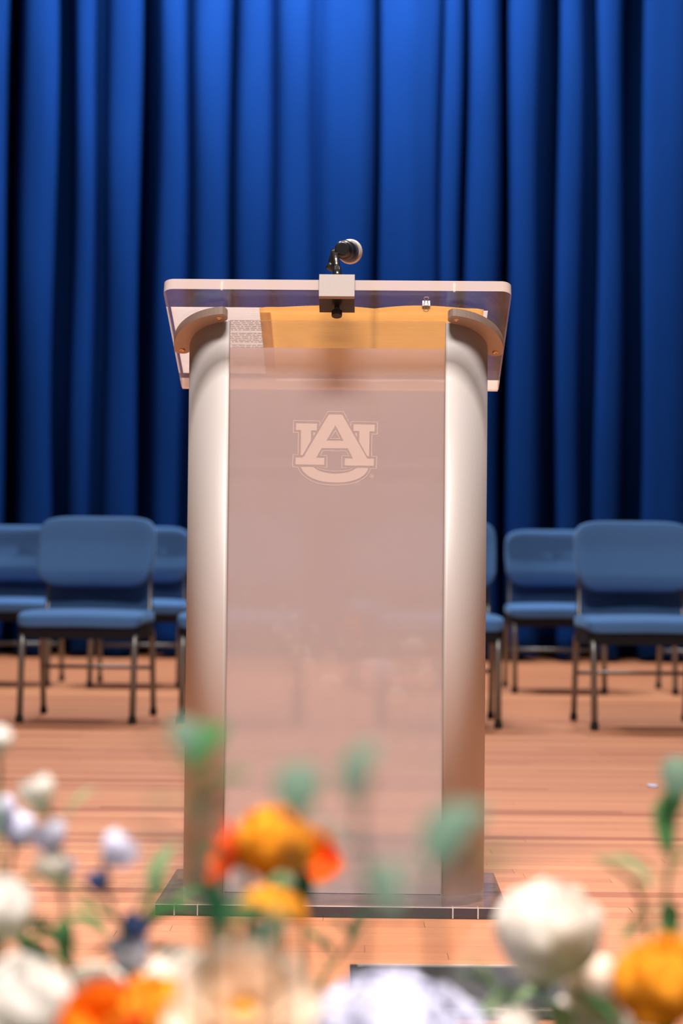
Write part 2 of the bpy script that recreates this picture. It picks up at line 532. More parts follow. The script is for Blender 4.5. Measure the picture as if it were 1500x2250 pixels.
def add_fold(xa, xb, k):
    wd = xb - xa
    if k in 'bf':
        n = 9
        bulge = 0.10 if k == 'b' else 0.05
        bulge = min(bulge, wd * 0.42)
        for i in range(n + 1):
            t = i / n
            s = 2 * t - 1
            prof.append((xa + wd * t, -bulge * sqrt(max(0, 1 - abs(s) ** 2.6)) + (0.012 * sin(3 * pi * t) if k == 'f' else 0)))
    else:
        dp = {'d': 0.70, 's': 0.13, 'w': 0.03}[k]
        if k == 'd':                          # a deep fold opens wider behind its mouth
            ex = 0.05
            for sx_, dd in ((0.0, 0.03), (-0.15, 0.10), (-0.8, 0.22), (-1.0, 0.5), (-0.9, 0.9)):
                prof.append((xa + 0.05 * wd + ex * sx_, dp * dd))
            prof.append(((xa + xb) / 2, dp))
            for sx_, dd in ((0.9, 0.9), (1.0, 0.5), (0.8, 0.22), (0.15, 0.10), (0.0, 0.03)):
                prof.append((xb - 0.05 * wd + ex * sx_, dp * dd))
            return
        for t, dd in ((0.06, 0.08), (0.10, 0.30), (0.13, 0.6), (0.22, 0.9), (0.5, 1.0), (0.78, 0.9), (0.87, 0.6), (0.90, 0.30), (0.94, 0.08)):
            if k == 'w':
                dd = sin(pi * t)
            prof.append((xa + wd * t, dp * dd))
rr = random.Random(5)
x = -4.4
xl = at(-60, 300, CY).x
xs = []
while x < xl - 0.05:
    wb = min(rr.uniform(0.17, 0.28), xl - x)
    add_fold(x, x + wb * 0.68, 'b'); add_fold(x + wb * 0.68, x + wb, rr.choice('dds'))
    x += wb
for a_, b_, k in folds:
    add_fold(at(a_, 300, CY).x, at(b_, 300, CY).x, k)
x = at(1560, 300, CY).x
while x < 4.4:
    wb = rr.uniform(0.17, 0.28)
    add_fold(x, x + wb * 0.3, rr.choice('dds')); add_fold(x + wb * 0.3, x + wb, 'b')
    x += wb
V, Fc = [], []
ROWS = 46
ZT = 6.6
for j in range(ROWS + 1):
    z = 0.025 + (ZT - 0.025) * j / ROWS
    for (px, d) in prof:
        sway = 0.018 * sin(px * 2.1 + z * 0.9) * (3.4 - z) / 3.4 + 0.010 * sin(px * 9 + z * 1.7)
        dd = d * (1.0 if d < 0 else (0.9 + 0.1 * sin(px * 5 + z)))
        V.append((px + sway, CY + dd + 0.008 * sin(z * 3.1 + px * 7), z + (0.02 * sin(px * 17) ** 2 if j == 0 else 0)))
n = len(prof)
for j in range(ROWS):
    for i in range(n - 1):
        Fc.append((j * n + i, j * n + i + 1, (j + 1) * n + i + 1, (j + 1) * n + i))
cur = link('stage_curtain', mesh('stage_curtain', V, Fc), 'velvet', smooth=True)
sm = cur.modifiers.new('cloth', 'SOLIDIFY'); sm.thickness = 0.006; sm.offset = 1.0
tag(cur, 'deep blue velvet stage curtain hanging in heavy folds behind the chairs', 'curtain')

# ------------------------------------------------------------------ chairs
def make_chair():
    # origin on the floor under the seat; the sitter looks towards -y
    t = empty('stacking_chair', (0, 0, 0))
    def seat_f(p):
        q = p.copy()
        q.z += -0.020 * max(0, (-p.y - 0.10) / 0.14) ** 2       # waterfall front
        q.z += 0.006 * (1 - (p.x / 0.27) ** 2)
        q.x *= 1 - 0.06 * (p.y + 0.2)
        q.z += 0.412
        return q
    link('seat', superell(0.252, 0.232, 0.031, 0.34, 0.22, 56, 22, seat_f), 'chair_fabric', t, True)
    link('seat_pan', prism(rrect(-0.246, 0.246, -0.214, 0.20, 0.05), 0.332, 0.394), 'chair_pan', t)
    def back_f(p):
        q = p.copy()
        q.y += -0.055 * (p.x / 0.24) ** 2                         # wraps round the sitter
        if p.z < 0:
            q.y -= 0.046 * (1 - (abs(p.z) / 0.155 - 0.45) ** 2 * 2.2) * (1 if p.y < 0 else 0.2)   # lumbar bulge
            q.x *= 1 - 0.10 * (p.z / 0.155) ** 2
        q.y += 0.17 * p.z + 0.235
        q.z += 0.680
        return q
    link('backrest', superell(0.243, 0.050, 0.148, 0.38, 0.34, 48, 26, back_f), 'chair_fabric', t, True)
    def low_f(p):
        q = p.copy()
        q.y += -0.030 * (p.x / 0.24) ** 2 + 0.17 * p.z + 0.262
        q.z += 0.50
        return q
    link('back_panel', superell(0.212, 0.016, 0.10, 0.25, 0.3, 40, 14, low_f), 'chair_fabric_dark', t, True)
    for s in (-1, 1):
        xf, xr = s * 0.225, s * 0.232
        # inverted U side frame: front leg, rail and rear leg
        lf = link('leg', tube([(xf, -0.235, 0.012), (xf, -0.205, 0.30), (xf, -0.198, 0.335), (xf, -0.175, 0.362), (xf, -0.14, 0.37)], 0.0135, 12), 'chair_metal', t, True)
        link('foot_cap', tube([(xf, -0.2365, 0.0), (xf, -0.2335, 0.028)], 0.0165, 12), 'rubber', lf)
        lr = link('leg', tube([(xr, 0.255, 0.012), (xr, 0.205, 0.30), (xr, 0.197, 0.335), (xr, 0.17, 0.362), (xr, 0.14, 0.37)], 0.0125, 12), 'chair_metal', t, True)
        link('foot_cap', tube([(xr, 0.257, 0.0), (xr, 0.2525, 0.028)], 0.0155, 12), 'rubber', lr)
        link('side_rail', tube([(xf, -0.145, 0.37), (xr, 0.145, 0.37)], 0.012, 10), 'chair_metal', t, True)
        link('upright', tube([(xr * 0.93, 0.19, 0.37), (xr * 0.93, 0.235, 0.45), (xr * 0.9, 0.262, 0.60), (xr * 0.85, 0.285, 0.74)], 0.011, 10), 'chair_metal', t, True)
    link('crossbar', tube([(-0.228, 0.222, 0.20), (0.228, 0.222, 0.20)], 0.008, 8), 'chair_metal', t, True)
    link('crossbar', tube([(-0.225, -0.14, 0.345), (0.225, -0.14, 0.345)], 0.008, 8), 'chair_metal', t, True)
    return t
chair = make_chair()
# (front-leg pixel centre, image row of the front feet, label)
YF = CAM.z * F_PX
spots = [
    (174, 1590, 8.00, 'front', 'blue padded chair standing alone in front of the rear row, left of the lectern'),
    (524, 1594, 8.00, 'front', 'blue padded front row chair just behind the left column of the lectern'),
    (968, 1600, 8.00, 'front', 'blue padded front row chair whose right edge shows beside the lectern'),
    (1427, 1606, 8.00, 'front', 'large blue padded chair at the right edge in the front row'),
    (6, 1508, 10.2, 'rear', 'blue padded rear row chair cut off by the left edge'),
    (294, 1512, 10.2, 'rear', 'blue padded rear row chair between the left front chair and the lectern'),
    (876, 1518, 10.2, 'rear', 'blue padded rear row chair hidden behind the lectern panel'),
    (1229, 1524, 10.2, 'rear', 'blue padded rear row chair right of the lectern, partly behind the front chair'),
    (1582, 1528, 10.2, 'rear', 'blue padded rear row chair barely showing at the right edge'),
]
for i, (px, py, Y, rowname, lab) in enumerate(spots):
    p = on_plane(px, py, Vector((0, 0, 0)), Vector((0, 0, 1)))
    o = chair if i == 0 else copy_tree(chair)
    o.location = (p.x, p.y + 0.235, 0)
    o.rotation_euler = (0, 0, rad({0: -3.5, 3: 2.0}.get(i, 0)))
    tag(o, lab, 'chair', 'blue chairs on the stage')

# ------------------------------------------------------------------ lectern
LX, LY, YAW = -0.0105, 3.742, rad(-0.9)
LM = Matrix.Translation((LX, LY, 0)) @ Matrix.Rotation(YAW, 4, 'Z')
LI = LM.inverted()
lec = empty('lectern', (LX, LY, 0), YAW)
tag(lec, 'clear acrylic and brushed aluminium lectern with frosted front panel and sloping top', 'lectern')
TH = math.atan2(0.150, 0.391)
PO = Vector((0, -0.090, 1.1435))
PV, PWn = Vector((0, cos(TH), -sin(TH))), Vector((0, sin(TH), cos(TH)))
def P(x, v, w_=0.0):
    return PO + Vector((x, 0, 0)) + PV * v + PWn * w_
PT = 0.021                                    # thickness of the top sheet
PL = 0.391 / cos(TH)
HW = 0.3215
def zplane(yy, w_=0.0):                       # height of the (offset) underside plane at local y
    return PO.z - tan(TH) * (yy - PO.y) + w_ / cos(TH)
def two_mats(me, m0, m1, test):
    me.materials.append(MATS[m0]); me.materials.append(MATS[m1])
    for p in me.polygons:
        p.material_index = 1 if test(p) else 0
def edge_test(nrm):
    return lambda p: abs(p.normal.dot(nrm)) < 0.5
# base plate
BZ = 0.021
me = prism(rrect(-0.319, 0.319, -0.122, 0.292, 0.006, 3), 0.0006, BZ)
two_mats(me, 'acrylic_base', 'acrylic_edge_mirror', lambda p: p.normal.y < -0.5)  # front face takes the painted curtain reflection
base = link('base_plate', me, None, lec)
link('edge_highlight', box(-0.3185, 0.3185, -0.1226, -0.1215, BZ - 0.0012, BZ + 0.0002), 'acrylic_lit', base)  # added pale strip imitating the highlight along the plate's upper edge
for xx in (-0.2835, -0.2415, 0.2205, 0.266):
    link('seam', box(xx - 0.0012, xx + 0.0012, -0.1226, -0.10, 0.001, BZ - 0.0006), 'acrylic_lit', base)
# columns: quarter-round aluminium profiles
def column_pts(s, off=0.0, n=18, a0=0.0, x_in=0.2035):
    ax, by = 0.0855 + off, 0.112 + off
    pts = []
    for k in range(n + 1):
        a_ = a0 + (pi / 2 - a0) * k / n
        pts.append((s * (x_in + ax * sin(a_)), 0.112 - by * cos(a_)))
    return pts
for s in (-1, 1):
    outer = column_pts(s) + [(s * (0.2035 + 0.0855), 0.15)]
    inner = [(s * (0.2035 + 0.0795), 0.15)] + column_pts(s, -0.006)[::-1]
    me = prism(outer + inner, BZ, lambda xx, yy: zplane(yy, -0.0125))
    c_ = link('column', me, 'aluminium', lec)
    for p in me.polygons:
        p.use_smooth = abs(p.normal.z) < 0.2 and p.area < 0.03
    # curved bracket screwed to the underside of the top
    o_ = column_pts(s, 0.030, a0=0.155)
    i_ = column_pts(s, -0.001, a0=0.20)
    cx0 = s * 0.2205
    st = [(cx0 - s * (0.014 * sin(t)), -0.0145 - 0.0155 * cos(t)) for t in [pi * k / 8 for k in range(1, 8)]][::-1]
    en = [(s * (0.2035 + 0.1003 + 0.0153 * cos(t)), 0.112 + 0.013 * sin(t)) for t in [pi * k / 8 for k in range(1, 8)]]
    poly = o_ + en + i_[::-1] + st
    me = prism(poly, lambda xx, yy: zplane(yy, -0.0135), lambda xx, yy: zplane(yy, -0.0006))
    br = link('bracket', me, 'bracket_metal', lec)
    for (sx_, sy_) in ((s * 0.2225, -0.0140), (s * 0.3035, 0.110)):
        c0 = Vector((sx_, sy_, zplane(sy_, -0.0135)))
        link('screw', lathe2([(-0.002, 0.0056), (0.0012, 0.0056), (0.0022, 0.0044), (0.0010, 0.0026), (0.0006, 0.0001)], c0, -PWn, 16), 'brass', br, True)
# front panel: clear sheet with frosted film behind
ptop = zplane(0.0, -0.010)
panel = link('front_panel', box(-0.2032, 0.2032, 0.0, 0.008, BZ, ptop), None, lec)
two_mats(panel.data, 'acrylic_panel', 'acrylic_edge', lambda p: abs(p.normal.z) > 0.5)
pn = LM.to_3x3() @ Vector((0, 1, 0))
def on_panel(u, v):
    return LI @ on_plane(u, v, LM @ Vector((0, 0.0082, 0)), pn)
film_top = (on_panel(738, 765)).z
film = link('frosted_film', box(-0.2028, 0.2028, 0.0084, 0.0096, BZ + 0.002, film_top), None, panel)
two_mats(film.data, 'film_back', 'frost', lambda p: p.normal.y < -0.5)
for s in (-1, 1):
    link('edge_gasket', box(s * 0.2034 - 0.0005, s * 0.2034 + 0.0005, -0.0006, 0.008, BZ, ptop - 0.002), 'bracket_metal', panel)
# etched emblem
def emb(pts):
    out = []
    for X_, Y_ in pts:
        q = on_panel(600 + X_ / 5.357, 860 + Y_ / 5.357)
        out.append((q.x, q.z))
    return out
def fill_mesh(outer, holes=()):
    cu = bpy.data.curves.new('c', 'CURVE'); cu.dimensions = '2D'; cu.fill_mode = 'BOTH'; cu.extrude = 0.0003
    for lp in [outer] + list(holes):
        sp = cu.splines.new('POLY'); sp.points.add(len(lp) - 1)
        for k, (a_, b_) in enumerate(lp):
            sp.points[k].co = (a_, b_, 0, 1)
        sp.use_cyclic_u = True
    ob = bpy.data.objects.new('c', cu); col.objects.link(ob)
    me_ = bpy.data.meshes.new_from_object(ob.evaluated_get(bpy.context.evaluated_depsgraph_get()))
    bpy.data.objects.remove(ob); bpy.data.curves.remove(cu)
    for v_ in me_.vertices:
        v_.co = Vector((v_.co.x, 0.0082 + v_.co.z * 0.4, v_.co.y))
    me_.materials.clear()
    return me_
def stroke(pts, wd):
    n_ = len(pts)
    P2 = [Vector(p) for p in pts]
    L_, R_ = [], []
    for i_ in range(n_):
        d0 = (P2[i_] - P2[i_ - 1]).normalized(); d1 = (P2[(i_ + 1) % n_] - P2[i_]).normalized()
        n0, n1 = Vector((-d0.y, d0.x)), Vector((-d1.y, d1.x))
        mt = (n0 + n1)
        mt = mt / max(0.35, mt.dot(n0)) if mt.length > 1e-4 else n0
        L_.append(tuple(P2[i_] + mt * wd / 2)); R_.append(tuple(P2[i_] - mt * wd / 2))
    return fill_mesh(L_, [R_])
def arc3(p):        # smooth an arc through points (Catmull-Rom)
    out = []
    for i_ in range(len(p) - 1):
        p0, p1, p2, p3 = [Vector(q) for q in (p[max(i_ - 1, 0)], p[i_], p[i_ + 1], p[min(i_ + 2, len(p) - 1)])]
        for k in range(4):
            t = k / 4
            out.append(tuple(0.5 * (2 * p1 + (p2 - p0) * t + (2 * p0 - 5 * p1 + 4 * p2 - p3) * t * t + (3 * p1 - p0 - 3 * p2 + p3) * t ** 3)))
    return out + [p[-1]]
A_out = [(655, 272), (812, 275), (1105, 792), (1185, 794), (1182, 878), (842, 872), (843, 788), (937, 790), (878, 672), (570, 668), (508, 780), (602, 784), (600, 866), (262, 860), (264, 778), (352, 778)]
A_hole = [(732, 400), (828, 583), (627, 580)]
U_l = [(270, 376), (516, 380), (514, 460), (445, 460), (443, 583), (345, 752), (324, 752), (328, 456), (268, 456)]
U_r = [(946, 388), (1195, 392), (1192, 474), (1133, 472), (1127, 768), (1108, 766), (1012, 595), (1014, 470), (945, 466)]
U_b = arc3([(470, 890), (560, 942), (728, 970), (890, 948), (985, 900)]) + arc3([(1122, 902), (1080, 975), (985, 1035), (860, 1066), (725, 1072), (580, 1060), (450, 1018), (365, 955), (322, 888)])
OUT = [(642, 238), (828, 240), (914, 408), (918, 357), (1227, 362), (1224, 505), (1162, 503), (1158, 765), (1218, 767), (1213, 910)] + \
      arc3([(1148, 908), (1115, 975), (1055, 1030), (960, 1074), (850, 1098), (725, 1104), (590, 1096), (470, 1062), (370, 1003), (312, 940), (292, 893)]) + \
      [(228, 888), (232, 746), (293, 748), (297, 486), (235, 484), (240, 344), (548, 350), (546, 408)]
LOW = [(585, 697), (855, 702), (893, 762), (808, 758), (806, 900)] + arc3([(940, 905), (870, 930), (728, 940), (590, 925), (500, 896)]) + [(630, 896), (632, 757), (553, 752)]
SW = 7.0 / 5.357 / 1165
link('emblem_letter', fill_mesh(emb(A_out), [emb(A_hole)]), 'etching', panel)['label'] = 'pale etched letter A'
for q in (U_l, U_r, U_b):
    link('emblem_letter', fill_mesh(emb(q)), 'etching', panel)['label'] = 'pale etched piece of the letter U'
for q in ([(472, 485), (497, 487), (474, 528)], [(962, 492), (985, 492), (984, 537)]):
    link('emblem_fleck', fill_mesh(emb(q)), 'etching', panel)
for q in (OUT, LOW, [(732, 460), (784, 556), (672, 555)]):
    link('emblem_outline', stroke(emb(q), SW), 'etching', panel)
ring = [(1160 + 22 * cos(k * pi / 10), 1000 + 22 * sin(k * pi / 10)) for k in range(20)]
link('emblem_ring', stroke(emb(ring), SW * 0.7), 'etching', panel)
Rr = [(1151, 1012), (1151, 988), (1165, 988), (1170, 993), (1170, 998), (1165, 1002), (1170, 1012), (1165, 1012), (1160, 1003), (1156, 1003), (1156, 1012)]
link('emblem_letter', fill_mesh(emb(Rr)), 'etching', panel)['label'] = 'tiny etched letter R'
# sloping top
top_poly = rrect(-HW, HW, 0, PL - 0.0077, 0.020, 8)
top_poly = [(a_, b_) if b_ < PL / 2 else (math.copysign(HW, a_), PL - 0.0077) for a_, b_ in top_poly]
top_poly = [q for k, q in enumerate(top_poly) if q != top_poly[k - 1]]
me = prism(top_poly, 0, PT, lambda a_, b_, c_: P(a_, b_, c_))
two_mats(me, 'acrylic', 'acrylic_edge', edge_test(PWn))
top = link('top_sheet', me, None, lec)
me = prism(rrect(-HW + 0.001, HW - 0.001, PL - 0.0075, PL, 0.001, 2), 0.0, PT, lambda a_, b_, c_: P(a_, b_, c_))
link('rear_edge', me, 'acrylic_lit', top)  # whitened strip so the rear edge reads as a bright lit line
for xx in (-0.213, 0.2155):
    link('pin', lathe2([(0, 0.0022), (0.017, 0.0022)], P(xx, 0.004, 0.001), PWn, 10), 'acrylic_lit', top)

# ------------------------------------------------------------------ microphone clamp and microphone
mc = empty('microphone_stand', LM @ P(0.0, 0, 0), YAW)
tag(mc, 'grey metal clamp block with black gooseneck on the front edge of the lectern top', 'microphone stand')
MI = LI.copy()
mcI = (Matrix.Translation(LM @ P(0.0, 0, 0)) @ Matrix.Rotation(YAW, 4, 'Z')).inverted()
def Q(x, v, w_):
    return mcI @ (LM @ P(x - 0.0005, v, w_))
def pbox(x0, x1, v0, v1, w0, w1, bev=0.0):
    me_ = box(x0, x1, v0, v1, w0, w1, bev)
    for v_ in me_.vertices:
        v_.co = Q(*v_.co)
    return fix(me_)
link('clamp_block', pbox(-0.0328, 0.0328, -0.011, -0.0008, -0.019, PT + 0.006, 0.0006), 'clamp_metal', mc)
link('clamp_foot', pbox(-0.0328, 0.0328, -0.0008, 0.052, -0.019, -0.007, 0.0006), 'black_metal', mc)
link('clamp_cap', pbox(-0.0328, 0.0328, -0.0008, 0.030, PT + 0.0005, PT + 0.006, 0.0006), 'clamp_metal', mc)
kn = Q(0, 0.030, -0.019)
dn = (Q(0, 0, -1) - Q(0, 0, 0)).normalized()
link('thumb_screw', lathe2([(-0.004, 0.005), (0.008, 0.005)], kn, dn, 14), 'chrome_dark', mc, True)
bm = bmesh.new()
kv = []
me = lathe2([(0.008, 0.0085), (0.0085, 0.0098), (0.019, 0.0098), (0.0198, 0.0085), (0.0198, 0.001)], kn, dn, 40)
for i, v_ in enumerate(me.vertices):
    if i % 2:
        ax_p = kn + dn * (v_.co - kn).dot(dn)
        v_.co = ax_p + (v_.co - ax_p) * 0.94
link('thumb_knob', me, 'chrome_dark', mc)
def Qw(v):
    return mcI @ v
ty = LY - 0.082
tail = at(752, 547, ty + 0.075)
head = at(769, 553, ty + 0.275)
g0 = mcI @ (LM @ P(0.0008, 0.012, PT + 0.005))
g1 = Qw(at(739, 580, ty + 0.030))
g2 = Qw(at(737, 556, ty + 0.060))
g3 = Qw(at(733, 556, ty + 0.125))
gp = []
for k in range(13):
    t = k / 12
    gp.append((1 - t) ** 3 * g0 + 3 * (1 - t) ** 2 * t * g1 + 3 * (1 - t) * t * t * g2 + t ** 3 * g3)
link('gooseneck_socket', tube([g0, g0 + (g1 - g0) * 0.75], [0.0086, 0.0080], 18), 'black_metal', mc, True)
rib_p, rib_r = [], []
for i in range(len(gp) - 1):
    for k in range(6):
        rib_p.append(gp[i].lerp(gp[i + 1], k / 6)); rib_r.append(0.0066 if (i * 6 + k) % 2 else 0.0056)
link('gooseneck', tube(rib_p, rib_r, 14), 'chrome_dark', mc, False)
# clip
hm = tail.lerp(head, 0.36)
axm = (head - tail).normalized()
link('clip_sleeve', lathe2([(-0.022, 0.0155), (-0.020, 0.0185), (0.020, 0.0200), (0.022, 0.0175)], Qw(hm), mcI.to_3x3() @ axm, 24), 'mic_black', mc, True)
kc = Qw(at(727, 585, ty + 0.135))
link('clip_hinge', tube([g3, g3.lerp(Qw(hm), 0.6)], [0.008, 0.010], 12), 'mic_black', mc, True)
link('clip_knob', lathe2([(-0.008, 0.004), (-0.007, 0.009), (0.007, 0.009), (0.008, 0.004)], kc, (1, 0.2, -0.6), 16), 'mic_black', mc, True)
link('clip_arm', tube([g3, kc.lerp(g3, 0.3), kc], [0.006, 0.007, 0.006], 10), 'mic_black', mc, True)
mi = empty('microphone', tail)
tag(mi, 'black handheld microphone with pale round grille held in the gooseneck clip', 'microphone')
Lm = (head - tail).length
link('body', lathe2([(0, 0.0095), (0.0015, 0.0140), (0.012, 0.0155), (0.03, 0.0150), (Lm * 0.6, 0.0168), (Lm * 0.86, 0.0195), (Lm * 0.90, 0.0185)], (0, 0, 0), axm, 28), 'mic_black', mi, True)
link('tail_cap', lathe2([(-0.0012, 0.0098), (-0.0012, 0.0125), (0.0003, 0.0136)], (0, 0, 0), axm, 28), 'black_metal', mi, True)
link('grille', lathe2([(Lm * 0.89, 0.018), (Lm * 0.93, 0.0235), (Lm * 0.99, 0.0248), (Lm * 1.05, 0.0225), (Lm * 1.10, 0.015), (Lm * 1.12, 0.004)], (0, 0, 0), axm, 28), 'mic_grille', mi, True)
link('collar_ring', lathe2([(Lm * 0.885, 0.0200), (Lm * 0.885, 0.0222), (Lm * 0.915, 0.0222), (Lm * 0.915, 0.0200)], (0, 0, 0), axm, 28), 'clamp_metal', mi, True)

# ------------------------------------------------------------------ papers and folder on the top
topn = LM.to_3x3() @ PWn
topp = LM @ P(0, 0, PT)
def plate_uv(u, v):
    q = LI @ on_plane(u, v, topp, topn)
    d = q - PO
    return q.x, d.dot(PV)
def sheet(name, x0, x1, v0, v1, w0, th, mat, label, cat, group=None):
    me_ = prism([(x0, v0), (x1, v0), (x1, v1), (x0, v1)], w0, w0 + th, lambda a_, b_, c_: P(a_, b_, c_))
    o_ = link(name, me_, mat)
    o_.matrix_world = LM
    tag(o_, label, cat, group)
    return o_
xa, va = plate_uv(375, 682)
xb, _ = plate_uv(1072, 686)
vb = va + 0.279
vb = min(vb, PL - 0.010)
s1 = sheet('paper_sheet', xa, xa + 0.190, va, vb, PT + 0.0064, 0.0012, 'paper', 'white printed sheets of paper at the left on the lectern top', 'paper', 'papers on the lectern')
sheet('paper_sheet', xb - 0.05, xb, va + 0.006, vb, PT + 0.0064, 0.0012, 'paper', 'narrow white slip of paper whose edge shows right of the manila folder', 'paper', 'papers on the lectern')
# printed text seen on the underside of the left sheet
tv, tf = [], []
tr_ = random.Random(3)
v_ = va + 0.052
k = 0
while v_ < vb - 0.03:
    xx = xa + 0.105 + tr_.uniform(0, 0.004)
    while xx < xa + 0.175:
        wl = tr_.uniform(0.004, 0.014)
        if k % 7 != 6:
            b = len(tv)
            for (a_, c_) in ((xx, v_), (xx + wl, v_), (xx + wl, v_ + 0.0022), (xx, v_ + 0.0022)):
                tv.append(P(a_, c_, PT + 0.0062))
            tf.append((b, b + 1, b + 2, b + 3))
        xx += wl + 0.0022
    v_ += 0.0072
    k += 1
tx = link('printed_text', mesh('printed_text', tv, tf), 'print_ink', s1)
tx['kind'] = 'stuff'
# manila folder lying open
fl, fv_ = plate_uv(569, 676)
fr_, _ = plate_uv(1063, 678)
fm, _ = plate_uv(822, 680)
fo = empty('manila_folder', LM.translation, YAW)
tag(fo, 'open yellow manila folder lying on the lectern top', 'folder')
def leaf_mesh(x0, x1, v0, v1, crease_left, w0):
    nx, nv_ = 16, 4
    V_, F_ = [], []
    for zz in (0, 1):
        for j in range(nv_ + 1):
            for i in range(nx + 1):
                t = i / nx
                xx = x0 + (x1 - x0) * t
                tt = t if crease_left else 1 - t           # 0 at crease
                lift = 0.0035 * sin(pi * min(1, tt * 1.25)) + 0.0006
                vv = v0 + (v1 - v0) * j / nv_
                if j == 0:
                    vv += 0.003 * (1 - tt) ** 6 - 0.004 * sin(pi * min(1, tt * 1.1)) * (1 if crease_left else 0.3)
                    if tt > 0.97: vv += 0.004
                V_.append(P(xx, vv, w0 + lift + zz * 0.0006))
    m_ = (nx + 1) * (nv_ + 1)
    for j in range(nv_):
        for i in range(nx):
            a_ = j * (nx + 1) + i
            F_.append((a_, a_ + 1, a_ + nx + 2, a_ + nx + 1))
            F_.append((m_ + a_ + nx + 1, m_ + a_ + nx + 2, m_ + a_ + 1, m_ + a_))
    ring_ = [i for i in range(nx + 1)] + [j * (nx + 1) + nx for j in range(1, nv_ + 1)] + [nv_ * (nx + 1) + i for i in range(nx - 1, -1, -1)] + [j * (nx + 1) for j in range(nv_ - 1, 0, -1)]
    for i in range(len(ring_)):
        a_, b_ = ring_[i], ring_[(i + 1) % len(ring_)]
        F_.append((a_, m_ + a_, m_ + b_, b_))
    return fix(mesh('folder_leaf', V_, F_))
link('folder_leaf', leaf_mesh(fl, fm, fv_, vb - 0.002, False, PT + 0.0003), 'manila', fo, True)
link('folder_leaf', leaf_mesh(fm, fr_, fv_, vb - 0.002, True, PT + 0.0003), 'manila', fo, True)
# binder clip on the folder edge
bx, bv = plate_uv(936, 674)
bc = empty('binder_clip', LM @ P(bx, bv, PT), YAW)
tag(bc, 'small black binder clip on the edge of the manila folder', 'binder clip')
bI = (Matrix.Translation(LM @ P(bx, bv, PT)) @ Matrix.Rotation(YAW, 4, 'Z')).inverted() @ LM
def B(x, v, w_):
    return bI @ P(bx + x, bv + v, PT + w_)
pr = [(-0.004, -0.0015), (0.013, 0.0012), (0.013, 0.0022), (-0.0030, 0.0004), (-0.0030, 0.0076), (0.013, 0.0070), (0.013, 0.0080), (-0.004, 0.0095)]
V = [B(-0.0073, a_, b_ + 0.0014) for a_, b_ in pr] + [B(0.0073, a_, b_ + 0.0014) for a_, b_ in pr]
k = len(pr)
link('clip_body', fix(mesh('clip_body', V, [tuple(range(k)), tuple(range(k, 2 * k))] + [(i, (i + 1) % k, k + (i + 1) % k, k + i) for i in range(k)])), 'black_metal', bc)
def wire(sgn, w_):
    return [B(x_, v_ * 1.0, w_) for x_, v_ in ((-0.0030, 0.0), (-0.0026, sgn * 0.010), (-0.0046, sgn * 0.015), (-0.0036, sgn * 0.0185), (0, sgn * 0.0195), (0.0036, sgn * 0.0185), (0.0046, sgn * 0.015), (0.0026, sgn * 0.010), (0.0030, 0.0))]
link('clip_handle', tube(wire(-1, 0.010), 0.0007, 6), 'pocket_trim', bc)
link('clip_handle', tube(wire(1, 0.0001), 0.0006, 6), 'pocket_trim', bc)

# ------------------------------------------------------------------ floor pocket in front of the lectern, fallen petal
GZ = Vector((0, 0, 1)); G0 = Vector((0, 0, 0))
a_ = on_plane(768, 2124, G0, GZ); b_ = on_plane(1352, 2246, G0, GZ)
c_ = on_plane(768, 2238, G0, GZ)
px0, px1, py1, py0 = a_.x, b_.x + 0.06, a_.y, c_.y
fp = empty('floor_pocket', ((px0 + px1) / 2, (py0 + py1) / 2, 0))
tag(fp, 'flat black floor box cover with pale metal strips on the stage before the lectern', 'floor box')
hx, hy = (px1 - px0) / 2, (py1 - py0) / 2
link('cover', box(-hx, hx, -hy, hy, 0.0002, 0.004, 0.0008), 'pocket_black', fp)
link('lid', box(-hx + 0.02, hx - 0.02, -hy + 0.045, hy - 0.022, 0.0041, 0.0052), 'pocket_black', fp)
link('metal_strip', box(-hx + 0.012, hx - 0.012, hy - 0.020, hy - 0.013, 0.0041, 0.0075), 'pocket_trim', fp)
link('metal_strip', box(-hx + 0.012, hx - 0.012, -hy + 0.034, -hy + 0.041, 0.0041, 0.0075), 'pocket_trim', fp)
pp = on_plane(1433, 1728, G0, GZ)
me = superell(0.016, 0.034, 0.002, 0.9, 0.9, 20, 8, lambda p: Vector((p.x * 1.0 + p.y * 0.1, p.y - p.x * 0.35, p.z + 0.0028 + 6 * p.x * p.x)))
pe = link('fallen_petal', me, 'lavender_petal', smooth=True)
pe.location = (pp.x, pp.y, 0)
tag(pe, 'small pale lavender petal lying on the wooden stage at the right', 'petal')

# ------------------------------------------------------------------ flowers in front of the stage
PZ = 0.04                                    # top of the planter
PLX, PY0, PY1 = 0.52, 0.78, 1.72
pl = empty('flower_planter', (0, (PY0 + PY1) / 2, HALL_Z))
tag(pl, 'plain grey planter box below the flowers at the front of the stage', 'planter')
dy = (PY1 - PY0) / 2
H = PZ - HALL_Z
for nm, bb in (('side_board', (-PLX, PLX, -dy, -dy + 0.02, 0, H)), ('side_board', (-PLX, PLX, dy - 0.02, dy, 0, H)),
               ('end_board', (-PLX, -PLX + 0.02, -dy + 0.0205, dy - 0.0205, 0, H)), ('end_board', (PLX - 0.02, PLX, -dy + 0.0205, dy - 0.0205, 0, H))):
    link(nm, box(*bb, 0.002), 'planter', pl)
bm = bmesh.new()
bmesh.ops.create_grid(bm, x_segments=40, y_segments=28, size=1.0)
for v_ in bm.verts:
    v_.co = Vector((v_.co.x * (PLX - 0.021), v_.co.y * (dy - 0.021), H - 0.03 + 0.012 * sin(v_.co.x * 31) * sin(v_.co.y * 23) + random.uniform(0, 0.008)))
me = bpy.data.meshes.new('moss'); bm.to_mesh(me); bm.free()
link('moss', me, 'moss', pl, True)

